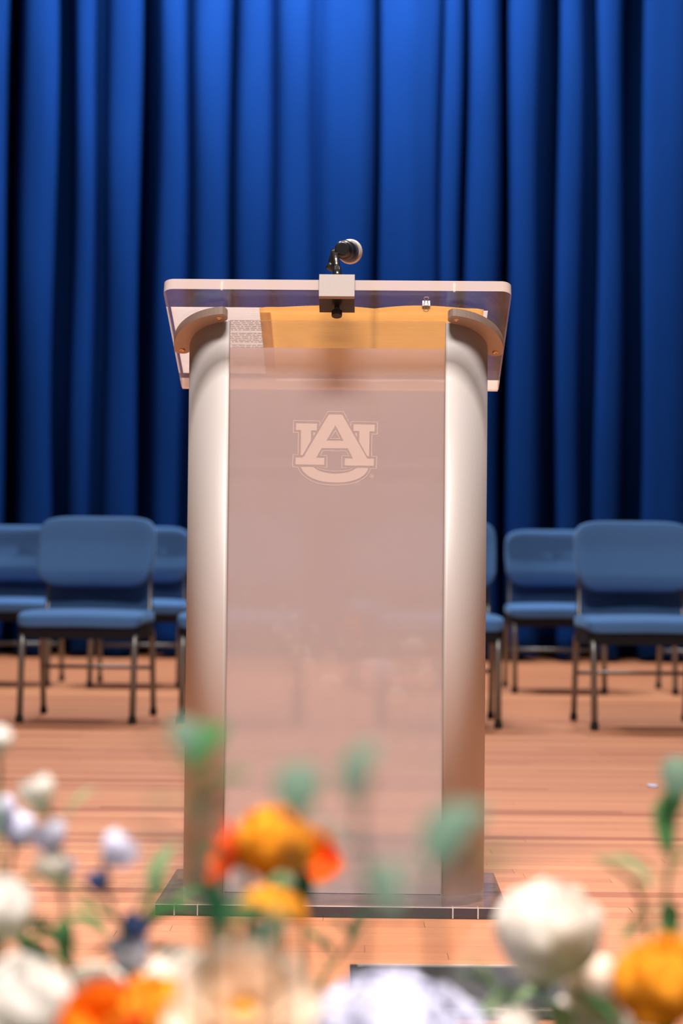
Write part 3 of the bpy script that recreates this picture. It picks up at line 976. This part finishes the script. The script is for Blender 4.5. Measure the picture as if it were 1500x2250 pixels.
def petal_mesh(L, W, p0, p1, cup=1.1, base=0.25, tip=0.75, ns=7, ntt=6, ruff=0.0, seed=0):
    """petal rooted at the origin, growing outward (+x) and up (+z); angles in degrees"""
    r_ = random.Random(seed)
    V_, F_, U_ = [], [], []
    r0, z0 = 0.0, 0.0
    ph = r_.uniform(0, 6)
    for i in range(ns + 1):
        s = i / ns
        a_ = rad(p0 + (p1 - p0) * s)
        if i:
            r0 += cos(a_) * L / ns; z0 += sin(a_) * L / ns
        wd = W * (base + (1 - base) * sin(min(1, s / tip) * pi / 2)) * (1 if s < tip else sqrt(max(0.04, 1 - ((s - tip) / (1 - tip)) ** 2 * 0.93)))
        for j in range(ntt + 1):
            t = 2 * j / ntt - 1
            off = wd / 2 * sin(t * cup) / sin(cup) if cup > 0.01 else wd / 2 * t
            inn = wd / 2 * (1 - cos(t * cup)) / max(0.3, cup)
            nrm = Vector((-sin(a_), 0, cos(a_)))
            p = Vector((r0, off, z0)) + nrm * (inn + ruff * sin(5 * t + ph + 3 * s) * s)
            V_.append(p); U_.append((j / ntt, s))
    for i in range(ns):
        for j in range(ntt):
            q = i * (ntt + 1) + j
            F_.append((q, q + 1, q + ntt + 2, q + ntt + 1))
    me_ = mesh('petal', V_, F_)
    uv = me_.uv_layers.new(name='UVMap')
    for lp in me_.loops:
        uv.data[lp.index].uv = U_[lp.vertex_index]
    for p in me_.polygons: p.use_smooth = True
    return me_
PM = {}
def pm(key, mat, *a, **k):
    kk = (key, mat)
    if kk not in PM:
        me_ = petal_mesh(*a, **k); me_.materials.append(MATS[mat]); PM[kk] = me_
    return PM[kk]

def stem_to(parent, top_local, base_world, root_world, mat='stem_green', r=0.0024, name='stem'):
    e = base_world - root_world
    pts = []
    for k in range(9):
        t = k / 8
        pts.append(Vector((top_local.x + (e.x - top_local.x) * (t ** 1.6), top_local.y + (e.y - top_local.y) * (t ** 1.6), top_local.z + (e.z - top_local.z) * t)))
    return link(name, tube(pts, [r * (0.8 + 0.3 * k / 8) for k in range(9)], 7), mat, parent, True)

def root_of(p):                               # where a stem enters the planter
    x_ = max(-PLX + 0.05, min(PLX - 0.05, p.x * 0.8 + random.uniform(-0.03, 0.03)))
    y_ = max(PY0 + 0.05, min(PY1 - 0.05, p.y + random.uniform(-0.03, 0.03)))
    return Vector((x_, y_, PZ - 0.035))
LEAVES = {}
def leaf_mesh2(kind):
    if kind not in LEAVES:
        L_, W_, mat_ = {'long': (0.034, 0.013, 'leaf_green'), 'dark': (0.030, 0.012, 'leaf_dark'), 'pale': (0.040, 0.018, 'leaf_pale'), 'round': (0.026, 0.021, 'leaf_grey'), 'roundgreen': (0.026, 0.021, 'leaf_green')}[kind]
        me_ = petal_mesh(L_, W_, 30, -15, cup=0.7, base=0.12, tip=0.5, ns=8, ntt=4)
        me_.materials.append(MATS[mat_]); LEAVES[kind] = me_
    return LEAVES[kind]
def add_leaf(parent, pos_local, az, el, kind, sc=1.0):
    o_ = link('leaf', leaf_mesh2(kind), None, parent)
    o_.location = pos_local
    o_.rotation_euler = (0, -rad(el), rad(az))
    o_.scale = (sc, sc, sc)
    return o_

def bloom(name, label, cat, px, py, Y, layers, tilt=(0, 0), group=None, core=None, scale=1.0, stem=True, leaves=()):
    scale *= 1.32
    """layers: (count, L, W, p0, p1, r0, z0, mat, twist[, cup])"""
    p = at(px, py, Y)
    e = empty(name, p)
    tag(e, label, cat, group)
    T = Matrix.Rotation(rad(tilt[1]), 3, 'Y') @ Matrix.Rotation(rad(tilt[0]), 3, 'X')
    rr_ = random.Random(hash(label) % 9973 if False else sum(map(ord, label)))
    for li, ly in enumerate(layers):
        cnt, L_, W_, p0, p1, r0, z0, mat_, tw = ly[:9]
        cup = ly[9] if len(ly) > 9 else 1.1
        me_ = pm((round(L_, 4), round(W_, 4), p0, p1, cup), mat_, L_, W_, p0, p1, cup, ruff=0.0012, seed=li)
        for k in range(cnt):
            a_ = 2 * pi * k / cnt + rad(tw) + rr_.uniform(-0.12, 0.12)
            o_ = link('petal', me_, None, e)
            s_ = scale * rr_.uniform(0.93, 1.06)
            loc = Vector((cos(a_) * r0, sin(a_) * r0, z0)) * scale
            R_ = T @ Matrix.Rotation(a_, 3, 'Z') @ Matrix.Rotation(rad(rr_.uniform(-6, 6)), 3, 'Y')
            o_.matrix_local = Matrix.Translation(T @ loc) @ R_.to_4x4() @ Matrix.Scale(s_, 4)
    if core:
        r_, z_, mat_ = core
        me_ = superell(r_ * scale, r_ * scale, r_ * 0.8 * scale, 1, 1, 14, 8)
        o_ = link('centre', me_, mat_, e, True)
        o_.location = T @ Vector((0, 0, z_ * scale))
    cx = superell(0.007 * scale, 0.007 * scale, 0.006 * scale, 1, 1, 12, 6)
    o_ = link('calyx', cx, 'stem_green', e, True)
    o_.location = T @ Vector((0, 0, -0.002))
    if stem:
        stem_to(e, T @ Vector((0, 0, -0.005)), root_of(p), p)
    for (ox, oy, az, el, kd, sc) in leaves:
        q = at(ox, oy, Y + 0.005) - p
        add_leaf(e, q, az, el, kd, sc)
    return e

def rose_layers(m, m2=None):
    m2 = m2 or m
    return [(5, 0.058, 0.046, 2, 118, 0.004, 0.000, m, 0), (5, 0.058, 0.044, 12, 122, 0.004, 0.003, m, 36), (5, 0.055, 0.038, 30, 122, 0.003, 0.004, m, 10),
            (4, 0.050, 0.030, 45, 122, 0.002, 0.006, m2, 50), (3, 0.048, 0.022, 62, 118, 0.001, 0.006, m2, 20)]
def ranunculus_layers(m, m2):
    return [(6, 0.044, 0.034, -5, 120, 0.003, 0.000, m, 0), (6, 0.043, 0.032, 8, 128, 0.003, 0.002, m, 30), (6, 0.040, 0.028, 25, 135, 0.003, 0.003, m, 12),
            (5, 0.036, 0.023, 42, 140, 0.002, 0.004, m2, 40), (4, 0.032, 0.018, 60, 140, 0.001, 0.005, m2, 15)]
def poppy_layers(m, m2):
    return [(4, 0.046, 0.050, 8, 88, 0.003, 0.000, m, 10), (4, 0.044, 0.046, 20, 98, 0.003, 0.002, m2, 55)]
def open_layers(m, m2):
    return [(7, 0.050, 0.036, 0, 45, 0.005, 0.0, m, 0, 0.8), (7, 0.044, 0.032, 18, 62, 0.005, 0.002, m, 25, 0.8), (6, 0.032, 0.024, 35, 85, 0.004, 0.003, m2, 10, 0.8)]

GR = 'flowers before the stage'
bloom('rose', 'large creamy white rose in front of the base of the lectern, right side', 'flower', 1190, 2152, 1.42, rose_layers('cream_petal'), (18, 8), GR, scale=1.02,
      leaves=[(1150, 2170, 200, -40, 'pale', 1.0), (1240, 2180, -20, -30, 'long', 1.2), (1130, 2165, 170, -60, 'long', 1.1), (1285, 2200, 10, -50, 'roundgreen', 1.1), (1215, 2200, -80, -40, 'pale', 1.1)])
bloom('ranunculus', 'orange ranunculus standing highest, in front of the lower left of the lectern panel', 'flower', 592, 1912, 1.36, ranunculus_layers('orange_petal', 'orange_petal'), (28, 14), GR, scale=0.90,
      leaves=[(655, 1900, -60, -65, 'dark', 0.9), (660, 1935, -80, -70, 'dark', 0.9)])
bloom('poppy', 'small red-orange bloom beside the left of the highest orange ranunculus', 'flower', 528, 1884, 1.37, [(4, 0.022, 0.018, 10, 60, 0.001, 0, 'red_petal', 10)], (10, -75), GR)
bloom('poppy', 'red and orange side-facing bloom touching the right of the highest orange ranunculus', 'flower', 672, 1912, 1.43, [(4, 0.034, 0.030, 5, 70, 0.002, 0, 'orange_petal', 20), (3, 0.030, 0.026, 15, 80, 0.002, 0, 'red_petal', -90)], (40, 30), GR, scale=0.68)
bloom('poppy', 'small amber orange bud hanging under the highest orange ranunculus', 'flower', 617, 1952, 1.28, [(4, 0.025, 0.022, -10, 80, 0.001, 0, 'orange_petal', 0)], (170, 15), GR)
bloom('ranunculus', 'orange ranunculus at the bottom edge left of the peach bloom', 'flower', 345, 2300, 1.30, ranunculus_layers('orange_petal', 'orange_petal'), (30, 5), GR, scale=1.0)
bloom('poppy', 'red-orange half-hidden bloom at the bottom edge, left of an orange ranunculus', 'flower', 255, 2315, 1.18, poppy_layers('red_petal', 'orange_petal'), (25, -15), GR, scale=0.75)
bloom('anemone', 'large open pale peach bloom with yellow centre at the bottom edge', 'flower', 540, 2248, 1.12, open_layers('peach_petal', 'peach_petal'), (45, 0), GR, core=(0.009, 0.010, 'yellow_core'), scale=0.70)
bloom('ranunculus', 'big bright orange bloom cut by the right edge', 'flower', 1460, 2240, 1.31, ranunculus_layers('orange_petal', 'orange_petal'), (20, -8), GR, scale=1.08)
bloom('rose', 'pale peach rose bud between the white rose and the orange bloom at the right', 'flower', 1330, 2222, 1.46, rose_layers('peach_petal'), (15, -25), GR, scale=0.62)
bloom('rose', 'big creamy white rose in the bottom left corner', 'flower', 45, 2330, 1.30, rose_layers('white_petal'), (25, 5), GR, scale=1.0)
bloom('rose', 'white bloom cut by the left edge above the corner rose', 'flower', -12, 2065, 1.38, rose_layers('white_petal'), (15, 10), GR, scale=0.62)
bloom('rose', 'cream rose at the bottom between the corner rose and the orange ranunculus', 'flower', 208, 2262, 1.44, rose_layers('cream_petal'), (30, 0), GR, scale=0.72)
bloom('rose', 'pale cream rose with bright rim above the bottom orange ranunculus', 'flower', 392, 2268, 1.41, rose_layers('cream_petal'), (25, 8), GR, scale=0.85)
bloom('rose', 'small white bud at the left edge level with the chair feet', 'flower', -4, 1655, 1.45, rose_layers('white_petal'), (5, 0), GR, scale=0.28)
bloom('rose', 'small cream bud at the bottom edge below the large white rose', 'flower', 1140, 2310, 1.40, rose_layers('cream_petal'), (10, 0), GR, scale=0.45)
# lower blooms that the lectern panel mirrors
low = [(-0.10, 1.50, 0.24, 'cream_petal', 1.0, 'rounded cream rose low in the planter, mirrored pale in the panel left of centre'),
       (0.10, 1.55, 0.22, 'white_petal', 0.8, 'white rose low in the planter, mirrored at the right of the panel'),
       (0.19, 1.48, 0.27, 'cream_petal', 0.85, 'cream rose low in the planter under the hydrangea'),
       (-0.20, 1.53, 0.26, 'peach_petal', 0.8, 'peach rose low in the planter at the left')]
for X_, Y_, Z_, m_, sc, lab in low:
    e = bloom('rose', lab, 'flower', 750, 2400, 1.5, rose_layers(m_), (0, 0), GR, scale=sc, stem=False)
    e.location = (X_, Y_, Z_)
    stem_to(e, Vector((0, 0, -0.005)), Vector((X_, Y_, PZ - 0.035)), Vector((X_, Y_, Z_)))

# hydrangea
def floret_mesh(mat, r=0.0085):
    V_, F_, U_ = [], [], []
    for k in range(4):
        a_ = k * pi / 2
        b = len(V_)
        for (l_, s_, h_) in ((0.1, 0, 0), (0.55, -0.42, 0.15), (0.95, -0.36, 0.1), (1.1, 0, 0.0), (0.95, 0.36, 0.1), (0.55, 0.42, 0.15)):
            V_.append(Vector((cos(a_) * l_ - sin(a_) * s_, sin(a_) * l_ + cos(a_) * s_, h_)) * r)
            U_.append((0.5 + s_ / 2, l_ / 1.1))
        F_ += [(b, b + 1, b + 2, b + 3), (b, b + 3, b + 4, b + 5)]
    me_ = mesh('floret', V_, F_)
    uv = me_.uv_layers.new(name='UVMap')
    for lp in me_.loops: uv.data[lp.index].uv = U_[lp.vertex_index]
    me_.materials.append(MATS[mat])
    return me_
def cluster(name, label, px, py, Y, R, n_, mat, fr, squash=0.8, group=None):
    p = at(px, py, Y)
    e = empty(name, p); tag(e, label, 'flower', group)
    me_ = floret_mesh(mat, fr)
    rr_ = random.Random(n_)
    for k in range(n_):
        zz = 1 - 1.55 * (k + 0.5) / n_
        a_ = k * 2.39996
        d = Vector((cos(a_) * sqrt(1 - zz * zz), sin(a_) * sqrt(1 - zz * zz), zz))
        o_ = link('floret', me_, None, e)
        q = Vector((d.x, d.y, d.z * squash)) * R * rr_.uniform(0.9, 1.05)
        o_.matrix_local = Matrix.Translation(q) @ d.to_track_quat('Z', 'Y').to_matrix().to_4x4() @ Matrix.Rotation(rr_.uniform(0, 6), 4, 'Z')
    link('flower_head', superell(R * 0.8, R * 0.8, R * 0.62, 1, 1, 16, 10), mat, e, True)
    stem_to(e, Vector((0, 0, -R * 0.5)), root_of(p), p, r=0.003)
    return e
cluster('hydrangea', 'pale lavender-blue hydrangea head at the bottom edge in the middle', 858, 2318, 1.40, 0.072, 110, 'lavender_petal', 0.0125, 0.72, GR)

# delphinium sprays: stem with scattered pale blue florets and buds
def bud_mesh(mat, r):
    return pm(('bud', r), mat, r * 2.0, r * 1.7, 5, 105, 1.1, ns=5, ntt=4)
def spray(name, label, pts, Y, flw, leaves=(), group=None, mat='stem_blue', cat='flower'):
    """pts: pixel path of the stem from top down; flw: (px, py, radius_m, material)"""
    P_ = [at(u, v, Y) for u, v in pts]
    basep = P_[-1]
    e = empty(name, basep); tag(e, label, cat, group)
    path = [q - basep for q in P_]
    rt = root_of(basep) - basep
    if rt.z < -0.02:
        path += [Vector((rt.x * 0.5, rt.y * 0.5, rt.z * 0.55)), rt]
    # smooth
    sp_ = []
    for i in range(len(path) - 1):
        p0, p1, p2, p3 = path[max(i - 1, 0)], path[i], path[i + 1], path[min(i + 2, len(path) - 1)]
        for k in range(5):
            t = k / 5
            sp_.append(0.5 * (2 * p1 + (p2 - p0) * t + (2 * p0 - 5 * p1 + 4 * p2 - p3) * t * t + (3 * p1 - p0 - 3 * p2 + p3) * t ** 3))
    sp_.append(path[-1])
    link('stem', tube(sp_, [0.0012 + 0.0014 * i / len(sp_) for i in range(len(sp_))], 7), mat, e, True)
    rr_ = random.Random(len(flw) + len(label))
    for (u, v, r_, m_) in flw:
        q = at(u, v, Y + rr_.uniform(-0.02, 0.02)) - basep
        r_ *= 1.18
        me_ = bud_mesh(m_, r_)
        f_ = bpy.data.objects.new('floret', None); f_ = None
        az0 = rr_.uniform(0, 6)
        # a floret: five petals joined in one mesh
        key = ('fl', r_, m_)
        if key not in PM:
            bm_ = bmesh.new()
            for k in range(5):
                tmp = me_.copy()
                tmp.transform(Matrix.Rotation(k * 2 * pi / 5, 4, 'Z'))
                bm_.from_mesh(tmp)
                bpy.data.meshes.remove(tmp)
            fm_ = bpy.data.meshes.new('floret'); bm_.to_mesh(fm_); bm_.free()
            for p in fm_.polygons: p.use_smooth = True
            fm_.materials.append(MATS[m_])
            PM[key] = fm_
        o_ = link('floret', PM[key], None, e)
        o_.location = q - Vector((0, 0, r_ * 0.9))
        o_.rotation_euler = (rr_.uniform(-0.3, 0.9), rr_.uniform(-0.6, 0.6), az0)
        # little stalk to the nearest stem point
        nb = min(sp_, key=lambda s: (s - (q - Vector((0, 0, r_ + 0.01)))).length)
        link('stalk', tube([nb, nb.lerp(q, 0.5) - Vector((0, 0, 0.002)), q - Vector((0, 0, r_ * 0.8))], 0.0009, 6), mat, e, True)
    for (u, v, az, el, kd, sc) in leaves:
        q = at(u, v, Y + rr_.uniform(-0.01, 0.01)) - basep
        nb = min(sp_, key=lambda s: (s - q).length)
        add_leaf(e, q, az, el, kd, sc)
        if (nb - q).length > 0.003:
            link('leaf_stalk', tube([nb, q], 0.0008, 6), mat, e, True)
    return e
LV, WP, BP = 'lavender_petal', 'white_petal', 'blue_petal'
DG = 'delphinium sprays'
spray('delphinium', 'pale delphinium spray whose top white floret stands left of the lectern', [(98, 1720), (110, 1800), (128, 1900), (140, 2000), (150, 2120)], 1.42,
      [(98, 1738, 0.0125, WP), (120, 1836, 0.0125, LV), (150, 1905, 0.009, LV), (112, 1908, 0.011, 'cream_petal')],
      [(135, 1960, 250, 70, 'dark', 1.1), (140, 2010, 280, -60, 'long', 1.1), (150, 1795, 20, 40, 'pale', 0.7), (110, 1925, 190, -20, 'roundgreen', 0.8), (100, 1775, 260, -20, 'dark', 0.6)], DG)
spray('delphinium', 'pale lavender delphinium spray at the left edge', [(12, 1760), (30, 1850), (20, 1950), (60, 2080)], 1.52,
      [(14, 1780, 0.0125, LV), (38, 1815, 0.0125, LV), (0, 1800, 0.010, WP), (85, 1825, 0.006, 'peach_petal')], [(60, 2060, 10, -20, 'long', 1.3), (30, 2045, -30, 10, 'dark', 1.3)], DG)
spray('delphinium', 'delphinium spray with one lavender floret and a dark blue bud', [(233, 1850), (226, 1920), (250, 2010), (280, 2120)], 1.40,
      [(233, 1858, 0.0128, LV), (221, 1936, 0.0085, BP), (292, 2085, 0.014, LV), (280, 2030, 0.010, BP)],
      [(225, 2010, 200, 30, 'long', 1.3), (300, 2010, 10, 30, 'roundgreen', 1.1), (275, 2138, 60, -30, 'dark', 0.9), (338, 2020, -10, 10, 'long', 1.0), (330, 1950, 30, 50, 'pale', 0.9), (160, 2130, 190, -20, 'long', 1.2), (345, 1925, 10, 50, 'roundgreen', 0.9)], DG)
# eucalyptus-like leafy stems
EG = 'leafy green stems'
spray('leafy_stem', 'leafy green stem crossing the left column of the lectern', [(425, 1690), (430, 1780), (430, 1880), (440, 1960), (455, 2120)], 1.02, [],
      [(432, 1690, 60, 40, 'roundgreen', 1.2), (405, 1660, 100, 60, 'round', 0.8), (372, 1672, 190, 30, 'dark', 0.7), (440, 1735, -20, 10, 'roundgreen', 1.0), (425, 1775, 200, 0, 'pale', 0.7), (385, 1850, 180, 10, 'dark', 0.8),
       (425, 1870, 80, -20, 'pale', 0.9), (450, 1925, -60, -60, 'dark', 1.3), (410, 1930, 150, -40, 'roundgreen', 1.0), (440, 1815, 20, 50, 'round', 0.8)], EG, 'stem_green', 'foliage')
spray('leafy_stem', 'sparse grey-green stem with one slanting leaf before the panel', [(815, 1700), (790, 1790), (800, 1900), (815, 1990), (790, 2140)], 0.90, [],
      [(775, 1765, 30, 58, 'round', 1.2), (805, 1900, -40, -60, 'round', 0.9), (820, 1915, 30, -70, 'roundgreen', 0.9), (752, 1860, 170, 30, 'round', 0.7), (830, 1990, 10, -30, 'round', 0.6)], EG, 'stem_blue', 'foliage')
spray('leafy_stem', 'faint grey-green stem before the right column of the lectern', [(985, 1870), (955, 1930), (945, 2010), (960, 2160)], 0.86, [],
      [(960, 1915, 40, 45, 'round', 1.4), (1000, 1900, 20, 50, 'round', 1.1), (1030, 1925, 0, 20, 'roundgreen', 0.8), (925, 1940, 170, 10, 'round', 0.8)], EG, 'stem_blue', 'foliage')
spray('leafy_stem', 'grey-green leaf tip standing above the highest orange ranunculus', [(655, 1760), (650, 1850), (630, 2000), (612, 2140)], 0.95, [],
      [(652, 1800, 80, 60, 'round', 1.1), (610, 2010, 240, -40, 'round', 0.9), (600, 1990, 200, -20, 'roundgreen', 0.8)], EG, 'stem_green', 'foliage')
spray('leafy_stem', 'small dark green forked leaves left of the floor box', [(795, 2030), (772, 2062), (740, 2110), (700, 2200)], 1.50, [],
      [(772, 2062, 30, 55, 'dark', 0.85), (770, 2065, 160, 35, 'dark', 0.8), (735, 2102, 150, 25, 'dark', 0.9), (672, 2152, 170, -5, 'dark', 0.9), (710, 2090, 160, 40, 'long', 0.7)], EG, 'stem_green', 'foliage')
spray('leafy_stem', 'thick green stem rising at the right edge above the orange bloom', [(1490, 1740), (1478, 1850), (1465, 1940), (1452, 2050)], 1.42, [],
      [(1488, 1755, 90, 70, 'round', 1.2), (1475, 1800, 60, 60, 'roundgreen', 0.9), (1462, 1880, 100, 60, 'long', 1.2), (1438, 1920, 190, 20, 'long', 0.9), (1480, 1920, 0, 40, 'long', 1.1), (1470, 1980, 80, -60, 'long', 1.2), (1440, 1985, 170, -50, 'roundgreen', 0.9), (1455, 2020, -60, -50, 'long', 1.0), (1430, 2035, 190, -30, 'roundgreen', 0.9)], EG, 'stem_green', 'foliage')
spray('leafy_stem', 'single pale green leaf hanging right of the white rose', [(1318, 1890), (1345, 1905), (1400, 1960), (1420, 2120)], 1.46, [],
      [(1310, 1885, -15, -28, 'pale', 1.15), (1385, 1935, -20, -30, 'roundgreen', 0.6)], EG, 'stem_green', 'foliage')
spray('leafy_stem', 'green leaves along the bottom between the rose and the hydrangea', [(1120, 2170), (1110, 2230), (1100, 2270)], 1.52, [],
      [(1110, 2195, 170, 20, 'long', 1.2), (1085, 2175, 190, 40, 'pale', 1.0), (1125, 2215, 10, 20, 'pale', 1.0), (1240, 2225, 10, 10, 'roundgreen', 1.3), (1290, 2215, 20, 20, 'long', 1.4), (1330, 2235, 0, 10, 'roundgreen', 1.3)], EG, 'stem_green', 'foliage')
spray('leafy_stem', 'bushy green leaves left of the corner of the lectern base', [(345, 1930), (320, 2010), (290, 2080), (270, 2180)], 1.54, [],
      [(335, 1965, 60, 50, 'pale', 1.0), (318, 2035, 20, 10, 'roundgreen', 1.5), (285, 2050, 190, 20, 'long', 1.5), (345, 2030, 10, 30, 'long', 1.4), (235, 2060, 180, 20, 'roundgreen', 1.3), (300, 2085, 200, -10, 'dark', 1.2), (165, 2120, 170, 30, 'long', 1.4), (255, 2140, -40, 10, 'dark', 1.2), (330, 2090, 30, -20, 'roundgreen', 1.2)], EG, 'stem_green', 'foliage')
spray('leafy_stem', 'long dark green leaf at the left edge above the corner rose', [(0, 2040), (30, 2060), (60, 2110), (70, 2200)], 1.45, [],
      [(0, 2046, -25, -5, 'dark', 1.6), (20, 2060, -40, -25, 'long', 1.4), (60, 2090, 10, -30, 'long', 1.0)], EG, 'stem_green', 'foliage')
